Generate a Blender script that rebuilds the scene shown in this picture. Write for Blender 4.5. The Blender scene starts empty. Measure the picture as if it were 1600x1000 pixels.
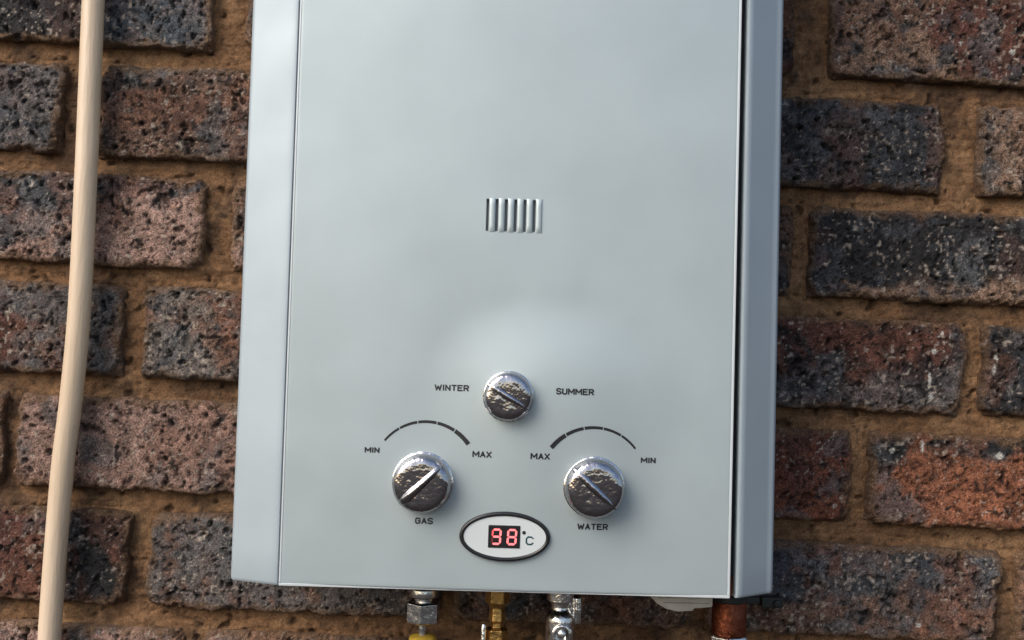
import bpy, bmesh, math, random
import numpy as np
from mathutils import Vector, Matrix

S = bpy.context.scene
C = S.collection
R = math.radians

# ------------------------------------------------------------------ camera
cam_d = bpy.data.cameras.new('camera')
cam = bpy.data.objects.new('camera', cam_d); C.objects.link(cam)
cam_d.sensor_fit = 'HORIZONTAL'; cam_d.sensor_width = 36.0; cam_d.lens = 36.0
cam_d.clip_start = 0.02; cam_d.clip_end = 400.0
cam.matrix_world = Matrix.Translation((0, -0.78, 1.35)) @ Matrix.Rotation(R(92.2), 4, 'X') @ Matrix.Rotation(R(2.6), 4, 'Z')
S.camera = cam
S.render.resolution_x = 1024; S.render.resolution_y = 640

# ------------------------------------------------------------------ daylight
SUN_EL, SUN_AZ = 36.0, 47.0          # azimuth measured from straight-in-front of the wall towards the left
w = bpy.data.worlds.new('World'); S.world = w; w.use_nodes = True
nt = w.node_tree; nt.nodes.clear()
sky = nt.nodes.new('ShaderNodeTexSky'); sky.sky_type = 'NISHITA'; sky.sun_disc = False
sky.sun_elevation = R(SUN_EL); sky.sun_rotation = R(180 + SUN_AZ)
sky.air_density = 1.0; sky.dust_density = 3.0; sky.ozone_density = 1.0
bg = nt.nodes.new('ShaderNodeBackground'); bg.inputs['Strength'].default_value = 0.115
wo = nt.nodes.new('ShaderNodeOutputWorld')
nt.links.new(sky.outputs[0], bg.inputs[0]); nt.links.new(bg.outputs[0], wo.inputs[0])
sd = bpy.data.lights.new('sun', 'SUN'); sd.energy = 1.5; sd.angle = R(45); sd.color = (1.0, 0.96, 0.9)
sun = bpy.data.objects.new('sun', sd); C.objects.link(sun)
dirv = Vector((-math.sin(R(SUN_AZ)) * math.cos(R(SUN_EL)), -math.cos(R(SUN_AZ)) * math.cos(R(SUN_EL)), math.sin(R(SUN_EL))))
sun.rotation_euler = dirv.to_track_quat('Z', 'Y').to_euler()
S.view_settings.view_transform = 'Standard'; S.view_settings.look = 'None'
S.view_settings.exposure = 0.82; S.view_settings.gamma = 1.0

# ------------------------------------------------------------------ helpers
def link(o, parent=None):
    C.objects.link(o)
    if parent is not None: o.parent = parent
    return o

def tag(o, label=None, cat=None, group=None, kind=None):
    if label: o['label'] = label
    if cat: o['category'] = cat
    if group: o['group'] = group
    if kind: o['kind'] = kind
    return o

def empty(name, loc=(0, 0, 0), rot=(0, 0, 0)):
    o = bpy.data.objects.new(name, None); o.empty_display_size = 0.05
    o.location = loc; o.rotation_euler = rot
    return link(o)

def obj(name, bm, mat, parent=None, smooth=True, bevel=0, seg=2):
    bmesh.ops.recalc_face_normals(bm, faces=bm.faces)
    me = bpy.data.meshes.new(name); bm.to_mesh(me); bm.free()
    me.materials.append(mat)
    if smooth:
        me.polygons.foreach_set('use_smooth', [True] * len(me.polygons))
    o = bpy.data.objects.new(name, me); link(o, parent)
    if bevel:
        m = o.modifiers.new('bevel', 'BEVEL'); m.width = bevel; m.segments = seg; m.limit_method = 'ANGLE'; m.angle_limit = R(35)
        m.harden_normals = True
    if smooth and hasattr(me, 'set_sharp_from_angle'): me.set_sharp_from_angle(angle=R(40))
    return o

def box(bm, x0, x1, y0, y1, z0, z1):
    r = bmesh.ops.create_cube(bm, size=1)
    for v in r['verts']:
        v.co = Vector(((x0 + x1) / 2 + v.co.x * (x1 - x0), (y0 + y1) / 2 + v.co.y * (y1 - y0), (z0 + z1) / 2 + v.co.z * (z1 - z0)))
    return r['verts']

def lathe(bm, prof, n=48, c=(0, 0, 0), axis='Z', wob=None):
    """prof: (radius, height); axis Z = upright, axis Y = height points to the viewer (-y)"""
    rings = []
    for (r, h) in prof:
        ring = []
        for i in range(n):
            a = 2 * math.pi * i / n
            rr = r * (wob(i, h) if wob else 1)
            if axis == 'Z': p = (c[0] + rr * math.cos(a), c[1] + rr * math.sin(a), c[2] + h)
            else: p = (c[0] + rr * math.cos(a), c[1] - h, c[2] + rr * math.sin(a))
            ring.append(bm.verts.new(p))
        rings.append(ring)
    for a, b in zip(rings, rings[1:]):
        for i in range(n):
            bm.faces.new((a[i], a[(i + 1) % n], b[(i + 1) % n], b[i]))
    bm.faces.new(rings[0]); bm.faces.new(rings[-1])

def tube(bm, pts, rad, n=24, wob=None):
    pts = [Vector(p) for p in pts]
    rings = []
    side = None
    for i, p in enumerate(pts):
        t = (pts[min(i + 1, len(pts) - 1)] - pts[max(i - 1, 0)]).normalized()
        if side is None: side = t.orthogonal().normalized()
        side = (side - t * side.dot(t)).normalized(); up = t.cross(side)
        ring = []
        for k in range(n):
            a = 2 * math.pi * k / n
            rr = (rad[i] if isinstance(rad, (list, tuple)) else rad) * (wob(i, k) if wob else 1)
            ring.append(bm.verts.new(p + (side * math.cos(a) + up * math.sin(a)) * rr))
        rings.append(ring)
    for a, b in zip(rings, rings[1:]):
        for k in range(n):
            bm.faces.new((a[k], a[(k + 1) % n], b[(k + 1) % n], b[k]))
    bm.faces.new(rings[0]); bm.faces.new(rings[-1])

def smooth_path(ctrl, n):
    """Catmull-Rom through the control points"""
    P = [Vector(p) for p in ctrl]; P = [P[0] * 2 - P[1]] + P + [P[-1] * 2 - P[-2]]
    out = []
    for i in range(1, len(P) - 2):
        for k in range(n):
            t = k / n
            a, b, c, d = P[i - 1:i + 3]
            out.append(0.5 * ((2 * b) + (c - a) * t + (2 * a - 5 * b + 4 * c - d) * t * t + (3 * b - a - 3 * c + d) * t ** 3))
    out.append(P[-2]); return out

def prism(bm, poly, y0, y1):
    """poly in (x, z), extruded from y0 to y1"""
    a = [bm.verts.new((x, y0, z)) for x, z in poly]; b = [bm.verts.new((x, y1, z)) for x, z in poly]
    n = len(poly)
    bm.faces.new(a); bm.faces.new(b)
    for i in range(n): bm.faces.new((a[i], a[(i + 1) % n], b[(i + 1) % n], b[i]))

# ------------------------------------------------------------------ materials
def mat(name, col=(.5, .5, .5), rough=.5, metal=0.0, **kw):
    m = bpy.data.materials.new(name); m.use_nodes = True
    b = m.node_tree.nodes['Principled BSDF']
    b.inputs['Base Color'].default_value = (*col, 1); b.inputs['Roughness'].default_value = rough; b.inputs['Metallic'].default_value = metal
    for k, v in kw.items(): b.inputs[k.replace('_', ' ')].default_value = v
    return m, m.node_tree, b

def N(t, typ, **kw):
    n = t.nodes.new(typ)
    for k, v in kw.items():
        if hasattr(n, k): setattr(n, k, v)
        else: n.inputs[k.replace('_', ' ')].default_value = v
    return n

def noise(t, scale, detail=3, rough=.6, stretch=None, lo=0.0, hi=1.0, fmin=.3, fmax=.7):
    tc = N(t, 'ShaderNodeTexCoord'); src = tc.outputs['Object']
    if stretch:
        mp = N(t, 'ShaderNodeMapping'); mp.inputs['Scale'].default_value = stretch
        t.links.new(src, mp.inputs[0]); src = mp.outputs[0]
    n = N(t, 'ShaderNodeTexNoise', Scale=scale, Detail=detail, Roughness=rough)
    t.links.new(src, n.inputs['Vector'])
    r = N(t, 'ShaderNodeMapRange'); r.inputs['From Min'].default_value = fmin; r.inputs['From Max'].default_value = fmax
    r.inputs['To Min'].default_value = lo; r.inputs['To Max'].default_value = hi
    t.links.new(n.outputs['Fac'], r.inputs['Value'])
    return r.outputs[0]

def bump(t, b, sock, dist, strength=1.0, prev=None):
    n = N(t, 'ShaderNodeBump'); n.inputs['Strength'].default_value = strength; n.inputs['Distance'].default_value = dist
    t.links.new(sock, n.inputs['Height'])
    if prev: t.links.new(prev.outputs[0], n.inputs['Normal'])
    t.links.new(n.outputs[0], b.inputs['Normal']); return n

def mixcol(t, b, fac, c1, c2, sock='Base Color'):
    m = N(t, 'ShaderNodeMix'); m.data_type = 'RGBA'
    t.links.new(fac, m.inputs['Factor'])
    m.inputs['A'].default_value = (*c1, 1); m.inputs['B'].default_value = (*c2, 1)
    t.links.new(m.outputs['Result'], b.inputs[sock]); return m

def masonry(name, strength, amp):
    """fired clay / sand mortar: colour comes from the piece's own 'tint' attribute, grain and fine relief from noise"""
    m, t, b = mat(name, rough=.85)
    b.inputs['Specular IOR Level'].default_value = .25
    at = N(t, 'ShaderNodeAttribute'); at.attribute_name = 'tint'
    oi = N(t, 'ShaderNodeObjectInfo')
    mr = N(t, 'ShaderNodeMapRange'); mr.inputs['To Min'].default_value = .85; mr.inputs['To Max'].default_value = 1.15
    t.links.new(oi.outputs['Random'], mr.inputs['Value'])
    g = noise(t, 900, 3, .7, lo=1 - amp, hi=1 + amp)
    mu = N(t, 'ShaderNodeMath', operation='MULTIPLY'); t.links.new(g, mu.inputs[0])
    if name == 'brick_clay': t.links.new(mr.outputs[0], mu.inputs[1])
    else: mu.inputs[1].default_value = 1
    vm = N(t, 'ShaderNodeVectorMath', operation='SCALE')
    t.links.new(at.outputs['Color'], vm.inputs[0]); t.links.new(mu.outputs[0], vm.inputs['Scale'])
    t.links.new(vm.outputs[0], b.inputs['Base Color'])
    h1 = noise(t, 480, 4, .8); p = bump(t, b, h1, .0018, strength)
    h2 = noise(t, 1500, 2, .6); bump(t, b, h2, .0006, strength, p)
    return m
M_brick = masonry('brick_clay', 1.0, .85)
M_mortar = masonry('mortar_sand', 1.0, .45)

def silver(name, col, rough, metal):
    m, t, b = mat(name, col, rough, metal)
    f = noise(t, 14, 4, .55)
    mixcol(t, b, f, tuple(c * .95 for c in col), tuple(min(1, c * 1.04) for c in col))
    r = noise(t, 30, 5, .6, lo=rough - .04, hi=rough + .05); t.links.new(r, b.inputs['Roughness'])
    h = noise(t, 1400, 2, .5); p = bump(t, b, h, .00002, 1)
    h2 = noise(t, 9, 2, .5); bump(t, b, h2, .0006, 1, p)
    return m
M_silver = silver('silver_paint', (.362, .422, .440), .44, .36)
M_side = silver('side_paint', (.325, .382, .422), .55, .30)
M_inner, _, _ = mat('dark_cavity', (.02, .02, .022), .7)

def chrome(name, col, rough, bscale, bdist):
    m, t, b = mat(name, col, rough, 1.0)
    h = noise(t, bscale, 3, .6); bump(t, b, h, bdist, 1)
    r = noise(t, 300, 3, .6, lo=rough * .7, hi=rough * 1.8); t.links.new(r, b.inputs['Roughness'])
    return m
M_chrome = chrome('chrome_knob', (.40, .39, .41), .025, 105, .00040)
M_steel = chrome('plated_steel', (.72, .71, .69), .16, 200, .0003)
M_brass = chrome('brass', (.48, .29, .10), .28, 240, .0003)
M_copper = chrome('oxidised_copper', (.17, .052, .028), .38, 200, .0004)
M_black, _, _ = mat('black_print', (.012, .012, .014), .4)
M_blackp, _, _ = mat('black_plastic', (.012, .012, .013), .25)
M_white, t_, b_ = mat('white_plastic', (.62, .60, .56), .4); mixcol(t_, b_, noise(t_, 60, 4), (.68, .66, .62), (.42, .39, .34))
M_plate, _, _ = mat('display_plate', (.50, .54, .55), .3)
M_yellow, t_, b_ = mat('yellow_rubber', (.6, .40, .05), .45); mixcol(t_, b_, noise(t_, 120, 4), (.62, .42, .05), (.40, .25, .03))
M_hose, t_, b_ = mat('hose_rubber', (.5, .34, .06), .5)
M_green, _, _ = mat('dark_steel', (.02, .024, .022), .5, .3)
def glow(name, col, s):
    m, t, b = mat(name, (.05, .01, .01), .4)
    b.inputs['Emission Color'].default_value = (*col, 1); b.inputs['Emission Strength'].default_value = s
    return m
M_led = glow('led_lit', (1, .19, .20), 1.1)
M_led_dim = glow('led_half', (1, .12, .13), .55)
M_led_off = glow('led_unlit', (.5, .03, .02), .10)
M_cream, t_, b_ = mat('cream_plastic', (.62, .50, .36), .38)
mixcol(t_, b_, noise(t_, 25, 5, .65, stretch=(1, 1, .25)), (.60, .48, .36), (.47, .36, .25))
bump(t_, b_, noise(t_, 300, 3, .6, stretch=(1, 1, .1)), .0002, 1)
M_ground, t_, b_ = mat('ground_paving', (.05, .04, .03), .9)
mixcol(t_, b_, noise(t_, 3, 6, .65), (.036, .028, .024), (.016, .013, .012))

# ------------------------------------------------------------------ ground (below the frame, bounces light and shows in the chrome)
bm = bmesh.new(); box(bm, -60, 60, -120, 2, -.2, 0)
tag(obj('ground', bm, M_ground, smooth=False), kind='structure')

# ------------------------------------------------------------------ numpy noise
def vnoise(rng, X, Z, cell):
    x = (X - X.min()) / cell; z = (Z - Z.min()) / cell
    g = rng.random((int(x.max()) + 3, int(z.max()) + 3))
    xi = x.astype(int); zi = z.astype(int); fx = x - xi; fz = z - zi
    fx = fx * fx * (3 - 2 * fx); fz = fz * fz * (3 - 2 * fz)
    return (g[xi, zi] * (1 - fx) * (1 - fz) + g[xi + 1, zi] * fx * (1 - fz) + g[xi, zi + 1] * (1 - fx) * fz + g[xi + 1, zi + 1] * fx * fz)
def fbm(rng, X, Z, cell, octv=4, gain=.55):
    s = 0; a = 1; tot = 0
    for k in range(octv):
        s = s + a * vnoise(rng, X + .37 * Z * (k % 2), Z - .29 * X * (k % 2), cell / 2 ** k); tot += a; a *= gain
    return s / tot
def sstep(a, b, x):
    t = np.clip((x - a) / (b - a), 0, 1); return t * t * (3 - 2 * t)

def grid_mesh(name, X, Y, Z, col=None, skip=None, closed_depth=None):
    nx, nz = X.shape
    co = np.stack([X, Y, Z], -1).reshape(-1, 3)
    idx = np.arange(nx * nz).reshape(nx, nz)
    q = np.stack([idx[:-1, :-1], idx[1:, :-1], idx[1:, 1:], idx[:-1, 1:]], -1).reshape(-1, 4)
    if skip is not None: q = q[~skip.reshape(-1)]
    if closed_depth is not None:
        ring = np.concatenate([idx[:, 0], idx[-1, 1:], idx[-2::-1, -1], idx[0, -2:0:-1]])
        base = len(co); rc = co[ring].copy(); rc[:, 1] = closed_depth
        co = np.concatenate([co, rc]); n = len(ring); k = np.arange(n); k2 = (k + 1) % n
        q = np.concatenate([q, np.stack([ring[k], base + k, base + k2, ring[k2]], -1)])
        if col is not None: col = np.concatenate([col.reshape(-1, 3), col.reshape(-1, 3)[ring]])
    me = bpy.data.meshes.new(name)
    me.vertices.add(len(co)); me.vertices.foreach_set('co', co.ravel())
    me.loops.add(q.size); me.loops.foreach_set('vertex_index', q.ravel().astype(np.int32))
    me.polygons.add(len(q)); me.polygons.foreach_set('loop_start', np.arange(0, q.size, 4, dtype=np.int32))
    me.polygons.foreach_set('use_smooth', np.ones(len(q), bool))
    me.update(calc_edges=True); me.validate()
    if col is not None:
        c4 = np.ones((len(co), 4)); c4[:, :3] = col.reshape(-1, 3)
        a = me.color_attributes.new('tint', 'FLOAT_COLOR', 'POINT'); a.data.foreach_set('color', c4.ravel().astype(np.float32))
    return me

# ------------------------------------------------------------------ brick wall
wall = empty('brick_wall', (0, 0, 0))
tag(wall, 'weathered clinker brick wall with wide ochre mortar joints behind the water heater', 'wall')

SLATE = (.085, .090, .100); BLACK = (.040, .038, .040); BROWN = (.225, .135, .100); RUST = (.30, .125, .070); ASH = (.155, .158, .165); PINK = (.42, .27, .22); RED = (.235, .075, .045)
ORANGE = (.42, .165, .09); GREY = (.17, .15, .145); TAN = (.34, .22, .155); BLUE = (.075, .088, .105); MAROON = (.17, .075, .055); PALE = (.50, .42, .35)
MORT = (.28, .152, .076)

def brick_mesh(name, W, H, seed, pal, step=.0011, rnd=.006, grad=None, specks=.06, rust=.3):
    """front face of a hard-burnt stock brick with chipped arrises, pits and cracks; origin at its centre, face at y=0"""
    rng = np.random.default_rng(seed)
    nx = max(8, int(W / step)); nz = max(6, int(H / step))
    u = np.linspace(0, 1, nx); v = np.linspace(0, 1, nz)
    # crowd the lines a little at the edges
    u = u - .012 * np.sin(2 * np.pi * u); v = v - .03 * np.sin(2 * np.pi * v)
    X, Z = np.meshgrid(u * W, v * H, indexing='ij')
    d = np.minimum(np.minimum(X, W - X), np.minimum(Z, H - Z))
    # corner rounding
    cx = np.minimum(X, W - X); cz = np.minimum(Z, H - Z); rc = .012
    corner = np.where((cx < rc) & (cz < rc), rc - np.sqrt((rc - cx) ** 2 + (rc - cz) ** 2), d)
    low = fbm(rng, X, Z, .03, 3); mid = fbm(rng, X, Z, .008, 3); hi = fbm(rng, X, Z, .0036, 2, .6)
    edge_irr = (fbm(rng, X, Z, .010, 4, .7) - .5) * .010
    de = np.clip(corner + edge_irr, 0, rnd)
    y = (rnd - np.sqrt(np.maximum(rnd ** 2 - (rnd - de) ** 2, 0)))
    y = y + np.clip(-(corner + edge_irr), 0, .01) * 1.2
    y += (low - .5) * .0035 + (mid - .5) * .0018
    pits = sstep(.66, .76, hi) ; big = sstep(.72, .80, fbm(rng, X, Z, .0065, 2))
    inner = sstep(.001, .005, d)
    y += (pits * .0016 + big * .0028) * inner - sstep(.62, .8, 1 - hi) * .0005 * inner
    # a few cracks
    ck = np.abs(fbm(rng, X, Z, .022, 3) - .5); crack = (1 - sstep(.0, .010, ck)) * sstep(.52, .62, fbm(rng, X, Z, .03, 2))
    y += crack * .0015 * inner
    # outline wobble
    X2 = X + (vnoise(rng, Z, X * 0, .014) - .5) * .003 * (1 - 2 * u[:, None]); Z2 = Z + (fbm(rng, X, Z * 0 + .1, .02, 2) - .5) * .003 * (1 - 2 * v[None, :])
    # ---- colour
    a, b, c = [np.array(k) for k in pal]
    m1 = fbm(rng, X, Z, .05, 4, .6)
    if grad is not None:           # (gx, gz, offset): where the second firing colour sits on the brick
        m1 = .5 + (m1 - .5) * 1.0 + grad[0] * (X / W - .5) + grad[1] * (Z / H - .5) + grad[2]
    k1 = sstep(.42, .60, m1)[..., None]
    col = a * (1 - k1) + b * k1
    k2 = (sstep(.52, .66, fbm(rng, X, Z, .018, 4, .65)) * .8)[..., None]
    col = col * (1 - k2) + c * k2
    k3 = (sstep(.50, .64, fbm(rng, X, Z, .038, 4, .6)) * rust)[..., None]; col = col * (1 - k3) + np.array(RUST) * k3
    k3 = (sstep(.55, .68, fbm(rng, X, Z, .030, 4, .6)) * .6)[..., None]; col = col * (1 - k3) + np.array(ASH) * k3
    sp = vnoise(rng, X, Z, .0023); sp2 = vnoise(rng, X + .5 * Z, Z - .5 * X, .0031); sp3 = vnoise(rng, X, Z, .0013)
    col = col * (0.18 + 1.45 * fbm(rng, X, Z, .0045, 3, .75))[..., None]
    dk = (sstep(.68, .86, sp2) * .85 * sstep(.4, .55, fbm(rng, X, Z, .015, 2)) + pits * .5 + big * .5).clip(0, .93)[..., None]
    col = col * (1 - dk) + np.array((.014, .013, .014)) * dk
    lt = (sstep(.80 - specks * .7, .90, sp) * sstep(.40, .56, fbm(rng, X, Z, .02, 2)))[..., None] * .9
    col = col * (1 - lt) + np.array(PALE) * lt
    lt = (sstep(.90, .97, sp3) * .6)[..., None]
    col = col * (1 - lt) + np.array((.60, .52, .44)) * lt
    # mortar smeared over the edges
    sm = ((1 - sstep(.0, .007, corner + (fbm(rng, X, Z, .009, 3) - .5) * .012)) * .75)[..., None]
    col = col * (1 - sm) + np.array((.21, .125, .07)) * sm
    return grid_mesh(name, X2 - W / 2, y, Z2 - H / 2, col, closed_depth=.03)

SPOTS = [(0.3226, 1.3712, 0.0022, 0.0022), (0.3193, 1.3491, 0.0012, 0.006), (0.3207, 1.336, 0.0017, 0.0035), (0.3271, 1.3851, 0.0015, 0.0015), (0.37, 1.3684, 0.0012, 0.004), (0.3678, 1.3591, 0.0014, 0.004), (0.3725, 1.2937, 0.0032, 0.0025), (0.314, 1.2979, 0.0012, 0.0045), (0.2918, 1.2939, 0.0022, 0.0025), (0.3166, 1.1642, 0.0018, 0.0018), (0.375, 1.6035, 0.0025, 0.0025), (0.3353, 1.6087, 0.0015, 0.0015)]
def brick(x0, x1, zc, seed, pal, H=.070, grad=None, specks=.06, proud=0.0, rot=0.0, rnd=.006):
    me = brick_mesh('brick', x1 - x0, H, seed, pal, rnd=rnd, grad=grad, specks=specks, rust=(.15, .35, .55, .3)[seed % 4])
    ca = me.color_attributes['tint']; n = len(me.vertices)
    co = np.empty(n * 3); me.vertices.foreach_get('co', co); co = co.reshape(-1, 3); tc = np.empty(n * 4); ca.data.foreach_get('color', tc); tc = tc.reshape(-1, 4)
    for sx, sz, rx, rz in SPOTS:      # dried splashes of white paint and lime
        d = ((co[:, 0] + (x0 + x1) / 2 - sx) / rx) ** 2 + ((co[:, 2] + zc - sz) / rz) ** 2 + .5 * np.sin(co[:, 0] * 2900) * np.sin(co[:, 2] * 2300)
        k = (1 - sstep(.6, 1.2, d))[:, None] * .95; tc[:, :3] = tc[:, :3] * (1 - k) + np.array((.72, .70, .64)) * k
    ca.data.foreach_set('color', tc.ravel().astype(np.float32))
    me.materials.append(M_brick)
    o = bpy.data.objects.new('brick', me); link(o, wall)
    o.location = ((x0 + x1) / 2, -proud, zc); o.rotation_euler = (0, R(rot), 0)
    return o

A, B_, C_, D_, E_, F_, G_ = 1.6130, 1.5272, 1.4430, 1.3582, 1.2727, 1.1868, 1.1005
near = [
    # x0, x1, z, palette(main, second, patches), grad, specks, proud, rot
    (-.463, -.241, A, (BLACK, BLUE, GREY), (1.3, 0, -.05), .03, .002, .3),
    (-.215, .005, A, (BROWN, SLATE, TAN), None, .06, 0, 0),
    (.020, .2085, A, (MAROON, BROWN, BLACK), None, .05, 0, 0),
    (.235, .458, A, (TAN, MAROON, SLATE), (1.1, 0, .1), .10, .001, 0),
    (-.575, -.3525, B_, (BLACK, GREY, SLATE), None, .08, .001, 0),
    (-.3235, -.100, B_, (BROWN, GREY, BLACK), (.1, .1, 0), .10, .002, -.3),
    (-.088, .092, B_, (BROWN, SLATE, BLACK), None, .05, 0, 0),
    (.103, .3255, B_, (SLATE, GREY, BLACK), (-.5, -.5, -.15), .08, .001, .4),
    (.352, .574, B_, (TAN, BROWN, BLACK), None, .14, 0, 0),
    (-.460, -.2385, C_, (SLATE, PINK, BROWN), (.9, -.9, -.05), .07, .002, .2),
    (-.2175, .004, C_, (BROWN, PINK, BLACK), None, .09, 0, 0),
    (.018, .212, C_, (BROWN, SLATE, BLACK), None, .05, 0, 0),
    (.2260, .449, C_, (BLACK, TAN, SLATE), (.6, -.9, -.18), .13, .001, .1),
    (-.519, -.2965, D_, (MAROON, GREY, BROWN), (.8, .5, .02), .06, .001, 0),
    (-.2805, -.058, D_, (BROWN, (.24, .20, .175), SLATE), (-.6, 0, .0), .12, .003, .2),
    (-.046, .112, D_, (BROWN, SLATE, BLACK), None, .05, 0, 0),
    (.124, .3465, D_, (MAROON, GREY, BLACK), (.2, -.6, -.1), .11, .001, .2),
    (.3605, .582, D_, (BLACK, SLATE, GREY), None, .10, .001, 0),
    (-.604, -.3820, E_, (BROWN, MAROON, BLACK), None, .05, 0, 0),
    (-.3710, -.149, E_, (PINK, SLATE, PINK), (1.3, .5, -.46), .05, .003, -.1),
    (-.137, .028, E_, (BROWN, SLATE, BLACK), None, .05, 0, 0),
    (.040, .2625, E_, (RED, MAROON, RED), None, .01, .001, .1),
    (.2765, .498, E_, (ORANGE, BLACK, ORANGE), (-.35, 1.5, -.44), .08, .003, .1),
    (-.505, -.2825, F_, (MAROON, BLACK, MAROON), (2.6, 0, -.78), .07, .001, .1),
    (-.2665, -.045, F_, (GREY, MAROON, BROWN), (1.0, .9, -.15), .10, .002, .1),
    (-.033, .144, F_, (BROWN, SLATE, BLACK), None, .06, 0, 0),
    (.156, .3775, F_, (BROWN, SLATE, GREY), (.1, 1.0, .05), .12, .001, .2),
    (.3910, .613, F_, (BROWN, TAN, BLACK), None, .08, 0, 0),
    (-.460, -.236, G_, (PINK, BROWN, GREY), None, .12, .001, 0),
    (-.222, .000, G_, (PINK, BROWN, SLATE), None, .12, .001, 0),
    (.014, .236, G_, (BROWN, SLATE, BLACK), None, .08, .001, 0),
    (.250, .472, G_, (BROWN, MAROON, BLACK), None, .08, 0, 0),
]
used = {}
for i, (x0, x1, zc, pal, gr, sp, pr, ro) in enumerate(near):
    brick(x0, x1, zc, 100 + i, pal, grad=gr, specks=sp, proud=pr, rot=ro, rnd=.0032 + .003 * ((i * 7) % 5) / 5)
    r = used.setdefault(zc, [9, -9]); r[0] = min(r[0], x0); r[1] = max(r[1], x1)

# the rest of the wall, outside the picture: coarser bricks that share a few meshes
far_pal = [(BROWN, SLATE, BLACK), (MAROON, BROWN, GREY), (SLATE, TAN, BLACK), (PINK, BROWN, SLATE), (RED, MAROON, BLACK), (GREY, BROWN, BLACK)]
far_me = []
for i, p in enumerate(far_pal):
    me = brick_mesh('brick', .222, .070, 500 + i, p, step=.003); me.materials.append(M_brick); far_me.append(me)
rnd_ = random.Random(7)
rows = [A + .0857 * k for k in range(7, 0, -1)] + [A, B_, C_, D_, E_, F_, G_] + [G_ - .0857 * k for k in range(1, 12)]
for j, zc in enumerate(rows):
    if zc in used:
        x0, x1 = used[zc]
        xs = [x0 - .014 - .111 - .236 * k for k in range(3)] + [x1 + .014 + .111 + .236 * k for k in range(3)]
    else:
        off = .118 * (j % 2)
        xs = [-1.13 + off + .236 * k for k in range(10)]
    for x in xs:
        if abs(x) > 1.15: continue
        o = bpy.data.objects.new('brick', rnd_.choice(far_me)); link(o, wall)
        o.location = (x, -rnd_.random() * .003, zc); o.rotation_euler = (0, R(rnd_.uniform(-.3, .3)), 0)

# mortar: one recessed, hand-tooled bed, fine where it can be seen
def spaced(parts):
    out = []
    for a, b, s in parts: out.append(np.arange(a, b, s))
    return np.concatenate(out + [[parts[-1][1]]])
gx = spaced([(-1.26, -.48, .02), (-.48, .52, .0016), (.52, 1.26, .02)])
gz = spaced([(.0, 1.08, .02), (1.08, 1.68, .0016), (1.68, 2.30, .02)])
rng = np.random.default_rng(5)
X, Z = np.meshgrid(gx, gz, indexing='ij')
streak = fbm(rng, X / 8, Z, .004, 3)               # tooling lines run along the beds
lump = fbm(rng, X, Z, .03, 3); grain = fbm(rng, X, Z, .004, 2)
hole = sstep(.76, .84, fbm(rng, X, Z, .008, 2))
Y = .0078 + (lump - .5) * .006 + (streak - .5) * .0035 + (grain - .5) * .0028 + hole * .003
k = sstep(.40, .62, fbm(rng, X, Z, .025, 4, .6))[..., None]
col = np.array(MORT) * (1 - k) + np.array((.37, .212, .108)) * k
k = (sstep(.50, .66, fbm(rng, X, Z, .035, 4, .65)) * .8)[..., None]
col = col * (1 - k) + np.array((.12, .07, .042)) * k
col = col * (.85 + .3 * streak)[..., None] * (.55 + .9 * grain)[..., None]
k = (sstep(.80, .93, vnoise(rng, X, Z, .0024)) * .6 + hole * .5).clip(0, .85)[..., None]
col = col * (1 - k) + np.array((.03, .02, .014)) * k
me = grid_mesh('mortar', X, Y, Z, col, closed_depth=.22); me.materials.append(M_mortar)
link(bpy.data.objects.new('mortar', me), wall)

# ------------------------------------------------------------------ cream pipe on the wall, left of the heater
pp = smooth_path([(-.338, -.012, 2.25), (-.334, -.014, 1.95), (-.3275, -.0150, 1.70), (-.3260, -.0150, 1.6052), (-.3236, -.0150, 1.4842), (-.3222, -.0150, 1.3746),
                  (-.3243, -.0150, 1.3051), (-.3276, -.0150, 1.2461), (-.3293, -.0150, 1.1291), (-.326, -.02, .95), (-.315, -.018, .6), (-.31, -.014, .02)], 14)
pp = [p + Vector((-.0012, 0, 0)) for p in pp]
bm = bmesh.new(); tube(bm, pp, .0081, 32)
tag(obj('conduit_pipe', bm, M_cream), 'slim cream plastic pipe running up the brick wall left of the heater', 'pipe')

# ------------------------------------------------------------------ water heater
TH = R(-.95)
H0 = Vector((.00265, 0, 1.20845))
def new_local(name, label, cat):
    o = empty(name, H0, (0, TH, 0)); tag(o, label, cat); return o
heater = new_local('water_heater', 'silver grey gas water heater with three chrome knobs and red temperature display', 'water heater')
FY = -.150; HT = .59                      # front plane, height of the case
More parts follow.
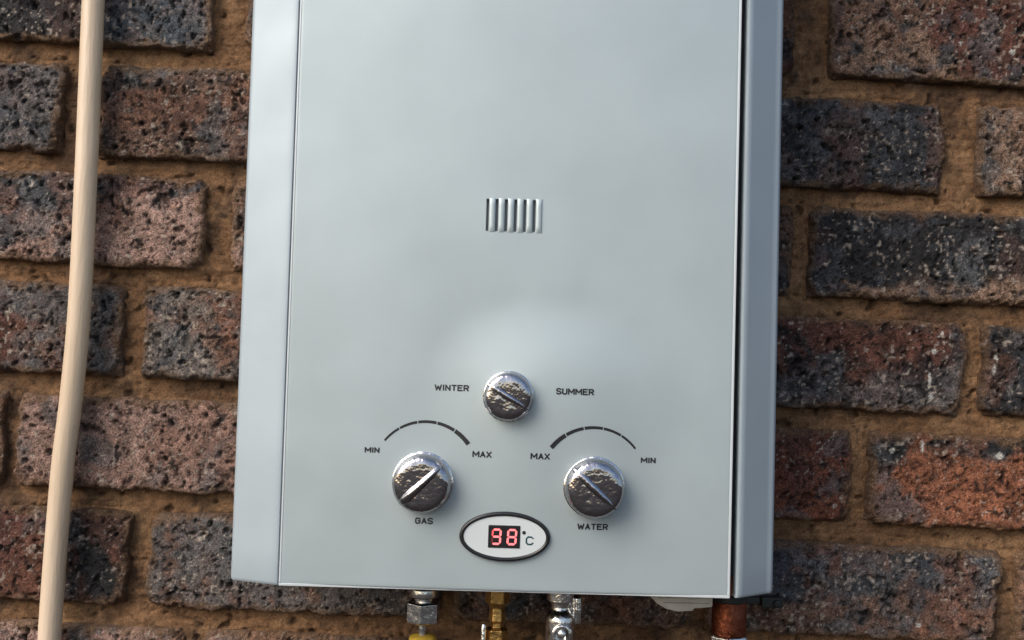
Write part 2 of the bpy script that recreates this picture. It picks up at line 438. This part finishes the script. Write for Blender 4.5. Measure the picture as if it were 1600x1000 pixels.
# shell: back box with flared cheeks; the open front is closed by the cover
def cheek(side, xi, xo, dp=.0092):
    """bent side sheet, section in (x, y) swept up the case"""
    sec = [(xi, FY + .0105), (xi, FY + .0015), (xi + side * .0006, FY + .0003), (xi + side * .002, FY + .0002)]
    x_edge = xo - side * .004
    for k in range(1, 9):
        t = k / 8
        sec.append((xi + side * .002 + (x_edge - xi - side * .002) * t, FY + .0002 + dp * t))
    for k in range(1, 7):
        a = k / 6 * math.pi / 2
        sec.append((x_edge + side * .004 * math.sin(a), FY + .0002 + dp + .007 * (1 - math.cos(a))))
    sec += [(xo, -.02), (xo, -.004), (xo - side * .012, -.004), (xo - side * .012, -.0052), (xo - side * .0014, -.0052), (xo - side * .0014, FY + .03), (xi + side * .003, FY + .0145), (xi, FY + .0105)]
    bm = bmesh.new()
    zs = [0, .0008, .002] + [.02 + (HT - .04) * k / 10 for k in range(11)] + [HT - .002, HT - .0008, HT]
    ins = [.0010, .0003, 0] + [0] * 11 + [0, .0003, .0010]
    rings = []
    for z, i_ in zip(zs, ins):
        rings.append([bm.verts.new((x - side * i_ * .5, y + i_ * .6, z)) for x, y in sec[:-1]])
    n = len(sec) - 1
    for a, b in zip(rings, rings[1:]):
        for k in range(n): bm.faces.new((a[k], a[(k + 1) % n], b[(k + 1) % n], b[k]))
    bm.faces.new(rings[0]); bm.faces.new(rings[-1])
    return bm
obj('side_panel', cheek(-1, -.1379, -.1706), M_side, heater)
obj('side_panel', cheek(1, .1416, .1690, .0150), M_side, heater)
bm = bmesh.new(); box(bm, -.166, .1645, -.133, -.006, .010, .0115); box(bm, -.166, .1645, -.133, -.006, HT - .004, HT - .002); box(bm, -.166, .1645, -.0055, -.004, .0116, HT - .0041)
obj('inner_case', bm, M_green, heater, smooth=False)
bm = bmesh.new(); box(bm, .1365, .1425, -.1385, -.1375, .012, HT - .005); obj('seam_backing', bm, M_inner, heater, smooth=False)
bm = bmesh.new(); lathe(bm, [(.055, 0), (.055, .05), (.052, .05), (.052, .001)], 48, (0, -.075, HT - .002)); obj('flue_collar', bm, M_steel, heater)

bm = bmesh.new(); box(bm, -.03, .03, -.1476, -.1466, .205, .255); obj('grille_backing', bm, mat('grey_cavity', (.26, .28, .285), .6)[0], heater, smooth=False)
# cover: pressed sheet with a rolled edge, slots cut for the sight grille
slots = [-.0169 + .00576 * k for k in range(6)]; SZ0, SZ1 = .2203, .2402
sw = .00085
xs = set(np.round(np.linspace(-.1376, .1376, 93), 5)) | {-.1375, -.1372, -.1367, .1375, .1372, .1367, -.136, .136}
for s in slots: xs |= {round(s - sw, 5), round(s + sw, 5)}
xs = np.array(sorted(x for x in xs if all(abs(x - s) >= sw - 1e-5 for s in slots)))
zs = set(np.round(np.linspace(0, HT, 161), 5)) | {.0002, .0006, .0012, .002, SZ0, SZ1, HT - .0012, HT - .0004}
zs = np.array(sorted(zs))
X, Z = np.meshgrid(xs, zs, indexing='ij')
ed = np.minimum(np.minimum(X + .1376, .1376 - X), np.minimum(Z, HT - Z)); re = .0016
Y = FY + np.where(ed < re, re - np.sqrt(np.maximum(re ** 2 - (re - ed) ** 2, 0)), 0)
# the sheet is very slightly crowned; a shallow bulge is added to catch a glow by the selector knob
Y -= .0010 * (1 - (X / .1376) ** 2).clip(0, 1)
BULGE = (.020, .124, 0, .0052)
def glow_bulge(x, z):
    a = z - BULGE[1]; b = x - BULGE[0]
    d = np.sqrt((a / np.where(a > 0, .058, .13)) ** 2 + (b / np.where(b > 0, .095, .075)) ** 2)
    return BULGE[3] * .5 * (1 + np.cos(np.pi * np.clip(d, 0, 1)))
Y -= glow_bulge(X, Z)
skip = np.zeros((len(xs) - 1, len(zs) - 1), bool)
for s in slots:
    i = np.where(np.abs(xs - (s - sw)) < 2e-5)[0][0]
    j0 = np.where(np.abs(zs - SZ0) < 2e-5)[0][0]; j1 = np.where(np.abs(zs - SZ1) < 2e-5)[0][0]
    skip[i, j0:j1] = True
me = grid_mesh('front_cover', X, Y, Z, None, skip, closed_depth=FY + .011); me.materials.append(M_silver)
cover = link(bpy.data.objects.new('front_cover', me), heater)
FS = FY - .0010       # the sheet's face near the middle
for s in slots:       # each slot: a pressed louvre lip right of the opening, and the fold going in
    bm = bmesh.new()
    rings = []
    for j, z in enumerate(np.linspace(SZ0 - .0005, SZ1 + .0005, 14)):
        t = j / 13; e = min(1, min(t, 1 - t) * 7) ** .5
        ring = []
        for k in range(7):
            a = math.pi * k / 6
            ring.append(bm.verts.new((s + .0030 - math.cos(a) * .0019, FS - .0001 - math.sin(a) * .0008 * e - .0001, z)))
        ring.append(bm.verts.new((s + .0048, FS + .003, z))); ring.append(bm.verts.new((s + .0012, FS + .003, z)))
        rings.append(ring)
    for a, b in zip(rings, rings[1:]):
        for k in range(9): bm.faces.new((a[k], a[(k + 1) % 9], b[(k + 1) % 9], b[k]))
    bm.faces.new(rings[0]); bm.faces.new(rings[-1])
    obj('vent_louvre', bm, M_silver, cover)

# lighter strips along the cover's edges: an edge highlight put into the colour
M_edge_hl, _, _ = mat('painted_edge_highlight', (.50, .54, .56), .45, .2)
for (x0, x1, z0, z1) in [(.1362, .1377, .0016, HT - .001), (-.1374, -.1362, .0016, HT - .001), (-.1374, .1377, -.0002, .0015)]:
    bm = bmesh.new(); box(bm, x0, x1, FY - .0003, FY + .006, z0, z1); obj('edge_highlight', bm, M_edge_hl, cover, bevel=.0003)
# knobs
def knob(x, z, r, ang, h, rise):
    o = empty('control_knob'); o.parent = heater; o.location = (x, float(FS - glow_bulge(x, z)), z)
    bm = bmesh.new()
    lathe(bm, [(r * 1.035, -.001), (r * 1.035, .0006), (r * 1.01, .0010), (r * .98, .0013)], 64, axis='Y'); obj('collar', bm, M_steel, o)
    bm = bmesh.new()
    prof = [(r * .985, .001), (r * .985, h * .35), (r * .96, h * .75), (r * .93, h * .80), (r * .90, h * .87), (r * .86, h * .925), (r * .80, h * .965), (r * .72, h * .99), (r * .6, h * 1.0), (r * .35, h * 1.006), (r * .15, h * 1.008), (r * .02, h * 1.008)]
    lathe(bm, prof, 72, axis='Y'); obj('knob_body', bm, M_chrome, o)
    # grip ridge across the face: rounded bar, wider at its tail
    bm = bmesh.new(); rings = []
    for j in range(17):
        t = -1 + 2 * j / 16; L = t * r * .97; e = math.sqrt(max(0, 1 - abs(t) ** 5))
        wd = r * (.155 + .05 * -t) * (.35 + .65 * e); top = h * (1.06 - .2 * t * t) + r * rise * (e - .3)
        ring = []
        for k in range(11):
            a = math.pi * k / 10
            px = -math.cos(a) * wd; py = h * .6 + (top - h * .6) * math.sin(a) ** .45
            ring.append(bm.verts.new((L * math.cos(ang) - px * math.sin(ang), -py, L * math.sin(ang) + px * math.cos(ang))))
        rings.append(ring)
    for a, b in zip(rings, rings[1:]):
        for k in range(11): bm.faces.new((a[k], a[(k + 1) % 11], b[(k + 1) % 11], b[k]))
    bm.faces.new(rings[0]); bm.faces.new(rings[-1])
    obj('grip', bm, M_chrome, o)
    return o
for (x, z, r, an, h, rise, lab) in [(-.0008, .1190, .0150, R(-30), .011, .06, 'small season selector knob in the middle'), (-.0516, .0650, .0181, R(44), .014, .17, 'gas knob with its grip turned up to the right'),
                              (.0528, .0653, .0181, R(-42), .014, .07, 'water knob with its grip turned down to the right')]:
    knob(x, z, r, an, h, rise)['label'] = lab

# printing on the cover
def cover_y(x, z):
    return FY - .0010 * (1 - (x / .1376) ** 2) - glow_bulge(x, z)
STROKES = {'W': [[(0, 1), (.24, 0), (.5, .75), (.76, 0), (1, 1)]], 'I': [[(.5, 1), (.5, 0)]], 'N': [[(0, 0), (0, 1), (1, 0), (1, 1)]],
           'T': [[(0, 1), (1, 1)], [(.5, 1), (.5, 0)]], 'E': [[(1, 1), (0, 1), (0, 0), (1, 0)], [(0, .52), (.82, .52)]],
           'R': [[(0, 0), (0, 1), (.75, 1), (1, .85), (1, .62), (.75, .47), (0, .47)], [(.5, .47), (1, 0)]],
           'S': [[(1, .86), (.75, 1), (.25, 1), (0, .84), (0, .66), (.25, .53), (.75, .47), (1, .34), (1, .16), (.75, 0), (.25, 0), (0, .14)]],
           'U': [[(0, 1), (0, .2), (.22, 0), (.78, 0), (1, .2), (1, 1)]], 'M': [[(0, 0), (0, 1), (.5, .32), (1, 1), (1, 0)]],
           'A': [[(0, 0), (.5, 1), (1, 0)], [(.2, .32), (.8, .32)]], 'X': [[(0, 0), (1, 1)], [(0, 1), (1, 0)]],
           'G': [[(1, .84), (.75, 1), (.25, 1), (0, .8), (0, .2), (.25, 0), (.75, 0), (1, .2), (1, .5), (.6, .5)]],
           'C': [[(1, .82), (.74, 1), (.26, 1), (0, .78), (0, .22), (.26, 0), (.74, 0), (1, .18)]]}
LW = {'W': 1.25, 'M': 1.15, 'I': .12}
def text(body, x, z, hgt, width, name='lettering', m=None, parent=None, y=None, pen=.00088):
    """printed word: every letter drawn with a flat pen as one thin mesh"""
    ws = [LW.get(ch, .85) for ch in body]; gap = .42
    tot = sum(ws) + gap * (len(ws) - 1); sc = (width - pen) / tot; h = hgt * .93 - pen
    bm = bmesh.new(); cx = x - (width - pen) / 2; lay = 0
    yy = (lambda px, pz: float(cover_y(px, pz)) - .00014) if y is None else (lambda px, pz: y)
    for ch, wl in zip(body, ws):
        for st in STROKES[ch]:
            pts = [Vector((cx + px * wl * sc, z - h / 2 + pz * h)) for px, pz in st]
            for p, q in zip(pts, pts[1:]):
                d = (q - p).normalized(); n_ = Vector((-d.y, d.x)) * pen / 2; e = d * pen * .35; lay += 1
                c4 = [p - e + n_, q + e + n_, q + e - n_, p - e - n_]
                bm.faces.new([bm.verts.new((v.x, yy(v.x, v.y) - lay * 1.2e-6, v.y)) for v in c4])
        cx += (wl + gap) * sc
    me = bpy.data.meshes.new(name); bm.to_mesh(me); bm.free(); me.materials.append(m or M_black)
    return link(bpy.data.objects.new(name, me), parent or cover)
text('WINTER', -.0356, .1231, .0042, .0212); text('SUMMER', .0397, .1230, .0042, .0232)
text('MIN', -.0832, .0837, .0038, .0092); text('MAX', -.0158, .0832, .0042, .0118)
text('MAX', .0196, .0832, .0042, .0118); text('MIN', .0858, .0823, .0038, .0092)
text('GAS', -.0500, .0416, .0042, .0110); text('WATER', .0528, .0411, .0042, .0188)

def scale_arc(cx, cz, rad, flip):
    """five printed dashes that thicken from MIN to MAX; one mesh each"""
    a0, a1 = R(90 + 51.5), R(90 - 53)
    n = 5; gap = R(1.1)
    for i in range(n):
        b0 = a0 + (a1 - a0) * i / n - (0 if i == 0 else gap / 2); b1 = a0 + (a1 - a0) * (i + 1) / n + (0 if i == n - 1 else gap / 2)
        bm = bmesh.new(); pv = None
        for k in range(9):
            a = b0 + (b1 - b0) * k / 8
            hw = (.00062 + .00011 * i + .00010 * k / 8 + (.00022 if i == 4 else 0))
            aa = a if not flip else math.pi - a
            q = [bm.verts.new((cx + rr * math.cos(aa), cover_y(cx + rr * math.cos(aa), cz + rr * math.sin(aa)) - .00016, cz + rr * math.sin(aa))) for rr in (rad - hw, rad + hw)]
            if pv: bm.faces.new((pv[0], pv[1], q[1], q[0]))
            pv = q
        obj('scale_mark', bm, M_black, cover, smooth=False)
scale_arc(-.0503, .0695, .0325, False)
scale_arc(.0522, .0690, .0325, True)

# display
disp = empty('temperature_display'); disp.parent = heater; disp.location = (-.0005, float(FS - glow_bulge(.008, .049)), .0338)
def ell(a, b, n=72): return [(a * math.cos(2 * math.pi * k / n), b * math.sin(2 * math.pi * k / n)) for k in range(n)]
bm = bmesh.new(); pv = []
prof = [(0, 0), (.0004, -.0011), (.0010, -.0015), (.0019, -.0015), (.0025, -.0011), (.0029, .0)]
rings = []
for d, y in prof:
    rings.append([bm.verts.new((x, y, z)) for x, z in ell(.0277 - d, .01515 - d)])
for a, b in zip(rings, rings[1:]):
    for k in range(72): bm.faces.new((a[k], a[(k + 1) % 72], b[(k + 1) % 72], b[k]))
obj('bezel', bm, M_blackp, disp)
bm = bmesh.new(); prism(bm, ell(.0255, .0130), -.0006, .001); obj('face_plate', bm, M_plate, disp, smooth=False)
bm = bmesh.new(); box(bm, -.0101, .0093, -.0011, .0, -.0068, .0069); obj('screen', bm, M_blackp, disp, bevel=.0004)
def digit(cx, cz, wd, ht, segs):
    t = .00125; hw = wd / 2; hh = ht / 2; y = -.00118
    S_ = {'a': [(-hw, hh), (hw, hh)], 'g': [(-hw, 0), (hw, 0)], 'd': [(-hw, -hh), (hw, -hh)], 'f': [(-hw, hh), (-hw, 0)], 'b': [(hw, hh), (hw, 0)], 'e': [(-hw, 0), (-hw, -hh)], 'c': [(hw, 0), (hw, -hh)]}
    for k, (p, q) in S_.items():
        p = Vector(p); q = Vector(q); dd = (q - p).normalized(); nn = Vector((-dd.y, dd.x)); p = p + dd * .0002; q = q - dd * .0002
        pts = [p, p + dd * t / 2 + nn * t / 2, q - dd * t / 2 + nn * t / 2, q, q - dd * t / 2 - nn * t / 2, p + dd * t / 2 - nn * t / 2]
        bm = bmesh.new(); prism(bm, [(cx + v.x + .05 * v.y, cz + v.y) for v in pts], y - .00004, y + .0002)
        obj('digit_segment', bm, {2: M_led, 1: M_led_dim, 0: M_led_off}[segs.get(k, 2)], disp, smooth=False)
digit(-.0051, 0, .0048, .0086, {'f': 1, 'e': 0})
digit(.0043, 0, .0048, .0086, {})
bm = bmesh.new(); lathe(bm, [(.0011, 0), (.0011, .0008)], 24, (.0116, 0, .0028), 'Y'); obj('degree_mark', bm, M_black, disp, smooth=False)
text('C', .0152, -.0020, .0058, .0050, 'celsius_letter', mat('teal_print', (.012, .05, .06), .4)[0], disp, y=-.00066, pen=.0010)

# drain fitting, battery cover and hanger: fixed to the case
bm = bmesh.new(); lathe(bm, [(.0062, .012), (.0062, -.0105), (.0083, -.0115), (.0083, -.0205), (.0060, -.0218), (.0052, -.024), (.0060, -.032), (.0048, -.034), (.0048, -.0365), (.0075, -.038), (.0078, -.060), (.004, -.064)], 6, (-.0042, -.09, 0))
obj('drain_fitting', bm, M_brass, heater, smooth=False, bevel=.0006)
bm = bmesh.new(); lathe(bm, [(.0012, 0), (.0018, -.002), (.0018, -.030)], 16, (-.0128, -.094, -.034)); obj('drain_lever', bm, M_steel, heater)
pol = [(.1365, .011), (.1365, -.0163), (.1300, -.0172), (.1245, -.0175), (.1240, -.0192), (.1140, -.0200), (.1060, -.0183), (.1000, -.0150), (.0955, -.0105), (.0935, .011)]
bm = bmesh.new(); prism(bm, pol, -.105, -.06); obj('battery_cover', bm, M_white, heater, bevel=.001)
for dz in (0, .0032):
    bm = bmesh.new(); box(bm, .104 - dz, .134, -.1062, -.1048, -.0148 + dz, -.0138 + dz); obj('cover_rib', bm, M_white, heater, bevel=.0004)
bm = bmesh.new(); box(bm, .192, .2075, -.0120, -.0030, -.0375, -.0300); box(bm, .160, .1918, -.0080, -.0050, -.036, -.031); lathe(bm, [(.003, 0), (.003, .002), (.002, .003)], 20, (.203, -.0120, -.034), 'Y')
obj('wall_bracket', bm, M_green, heater, bevel=.0008)

# ------------------------------------------------------------------ pipes joined under the heater (things of their own)
Zd = [-1, 1]
def hexa(bm, c, r, z0, z1, rot=R(30)):
    ch = .0012
    pr_ = [(r * .86, z1), (r, z1 - ch), (r, z0 + ch), (r * .86, z0)]
    rings = []
    for rr, z in pr_:
        rings.append([bm.verts.new((c[0] + rr * math.cos(rot + k * math.pi / 3), c[1] + rr * math.sin(rot + k * math.pi / 3), c[2] + z)) for k in range(6)])
    for a, b in zip(rings, rings[1:]):
        for k in range(6): bm.faces.new((a[k], a[(k + 1) % 6], b[(k + 1) % 6], b[k]))
    bm.faces.new(rings[0]); bm.faces.new(rings[-1])
gas = new_local('gas_hose', 'gas hose with plated hex nut and yellow collar under the left knob', 'hose')
gc = (-.0532, -.09, 0)
bm = bmesh.new(); lathe(bm, [(.0062, .012), (.0062, -.0120), (.0086, -.0130), (.0092, -.0155), (.0086, -.0178), (.0065, -.0190), (.0065, -.0215)], 40, gc); obj('union', bm, M_steel, gas)
bm = bmesh.new(); hexa(bm, gc, .0117, -.0352, -.0207, R(84)); obj('hex_nut', bm, M_steel, gas, smooth=False, bevel=.0005)
bm = bmesh.new(); lathe(bm, [(.0026, -.034), (.0026, -.0450)], 24, (gc[0] - .0005, gc[1], 0)); obj('neck', bm, M_steel, gas)
bm = bmesh.new(); lathe(bm, [(.004, -.0432), (.0075, -.0438), (.0092, -.0455), (.0096, -.050), (.0096, -.072), (.0085, -.073)], 40, gc); obj('collar', bm, M_yellow, gas)
bm = bmesh.new(); tube(bm, smooth_path([(gc[0], gc[1], -.072), (gc[0], gc[1], -.15), (gc[0] - .03, gc[1], -.32), (gc[0] - .10, gc[1] + .02, -.55), (gc[0] - .13, gc[1] + .05, -.9), (gc[0] - .13, gc[1] + .03, -1.19)], 10), .007, 20); obj('rubber_hose', bm, M_hose, gas)

wv = new_local('water_valve', 'bright chrome valve with round screw boss below the display', 'valve')
cc = (.0380, -.09, 0)
bm = bmesh.new(); lathe(bm, [(.0060, .012), (.0060, -.0110), (.0094, -.0120), (.0094, -.0175), (.0070, -.0185), (.0062, -.0215), (.0070, -.0245), (.0085, -.0260)], 40, cc); obj('union', bm, M_steel, wv)
bm = bmesh.new(); lathe(bm, [(.0080, -.0255), (.0096, -.0275), (.0100, -.031), (.0100, -.046), (.0090, -.049), (.0080, -.050)], 48, cc); obj('valve_body', bm, M_steel, wv)
bm = bmesh.new(); lathe(bm, [(.0066, 0), (.0066, .0050), (.0058, .0056), (.0047, .0056), (.0047, .0030)], 40, (.0388, cc[1] - .006, -.0378), 'Y'); obj('boss', bm, M_steel, wv)
bm = bmesh.new(); lathe(bm, [(.0046, 0), (.0046, .0034)], 32, (.0388, cc[1] - .006, -.0378), 'Y'); obj('boss_recess', bm, M_inner, wv)
bm = bmesh.new(); lathe(bm, [(.0026, 0), (.0026, .0050), (.0018, .0056)], 24, (.0388, cc[1] - .006, -.0378), 'Y'); obj('screw', bm, M_steel, wv)
bm = bmesh.new(); lathe(bm, [(.0052, -.016), (.0056, -.017), (.0056, -.032), (.0052, -.033)], 40, (.0462, cc[1] + .002, 0), wob=lambda i, h: 1 + (.05 if i % 2 else -.05)); obj('knurled_ring', bm, M_steel, wv)
bm = bmesh.new(); tube(bm, smooth_path([(cc[0], cc[1], -.049), (cc[0], cc[1], -.12), (cc[0] + .02, cc[1], -.3), (cc[0] + .03, cc[1] + .04, -.6), (cc[0] + .03, cc[1] + .05, -1.195)], 20), .0068, 24, wob=lambda i, k: 1 + .05 * ((i + k) % 2)); obj('braided_hose', bm, M_steel, wv)

cp = new_local('copper_pipe', 'dark reddish copper pipe with plated nut under the right corner of the heater', 'pipe')
pc = (.1527, -.08, 0)
bm = bmesh.new(); lathe(bm, [(.0100, .012), (.0100, -.0150), (.0116, -.0175), (.0116, -.0390)], 40, pc); obj('pipe_socket', bm, M_copper, cp)
bm = bmesh.new(); lathe(bm, [(.0085, .011), (.0085, -.0120), (.0125, -.0130), (.0125, -.0165), (.0110, -.0175)], 40, (pc[0], pc[1] - .0005, 0)); obj('union', bm, M_green, cp)
bm = bmesh.new(); hexa(bm, pc, .0135, -.056, -.0392, R(20)); obj('hex_nut', bm, M_steel, cp, smooth=False, bevel=.0006)
bm = bmesh.new(); tube(bm, [(pc[0], pc[1], -.055), (pc[0], pc[1], -.4), (pc[0], pc[1], -1.195)], .011, 28); obj('pipe_run', bm, M_copper, cp)
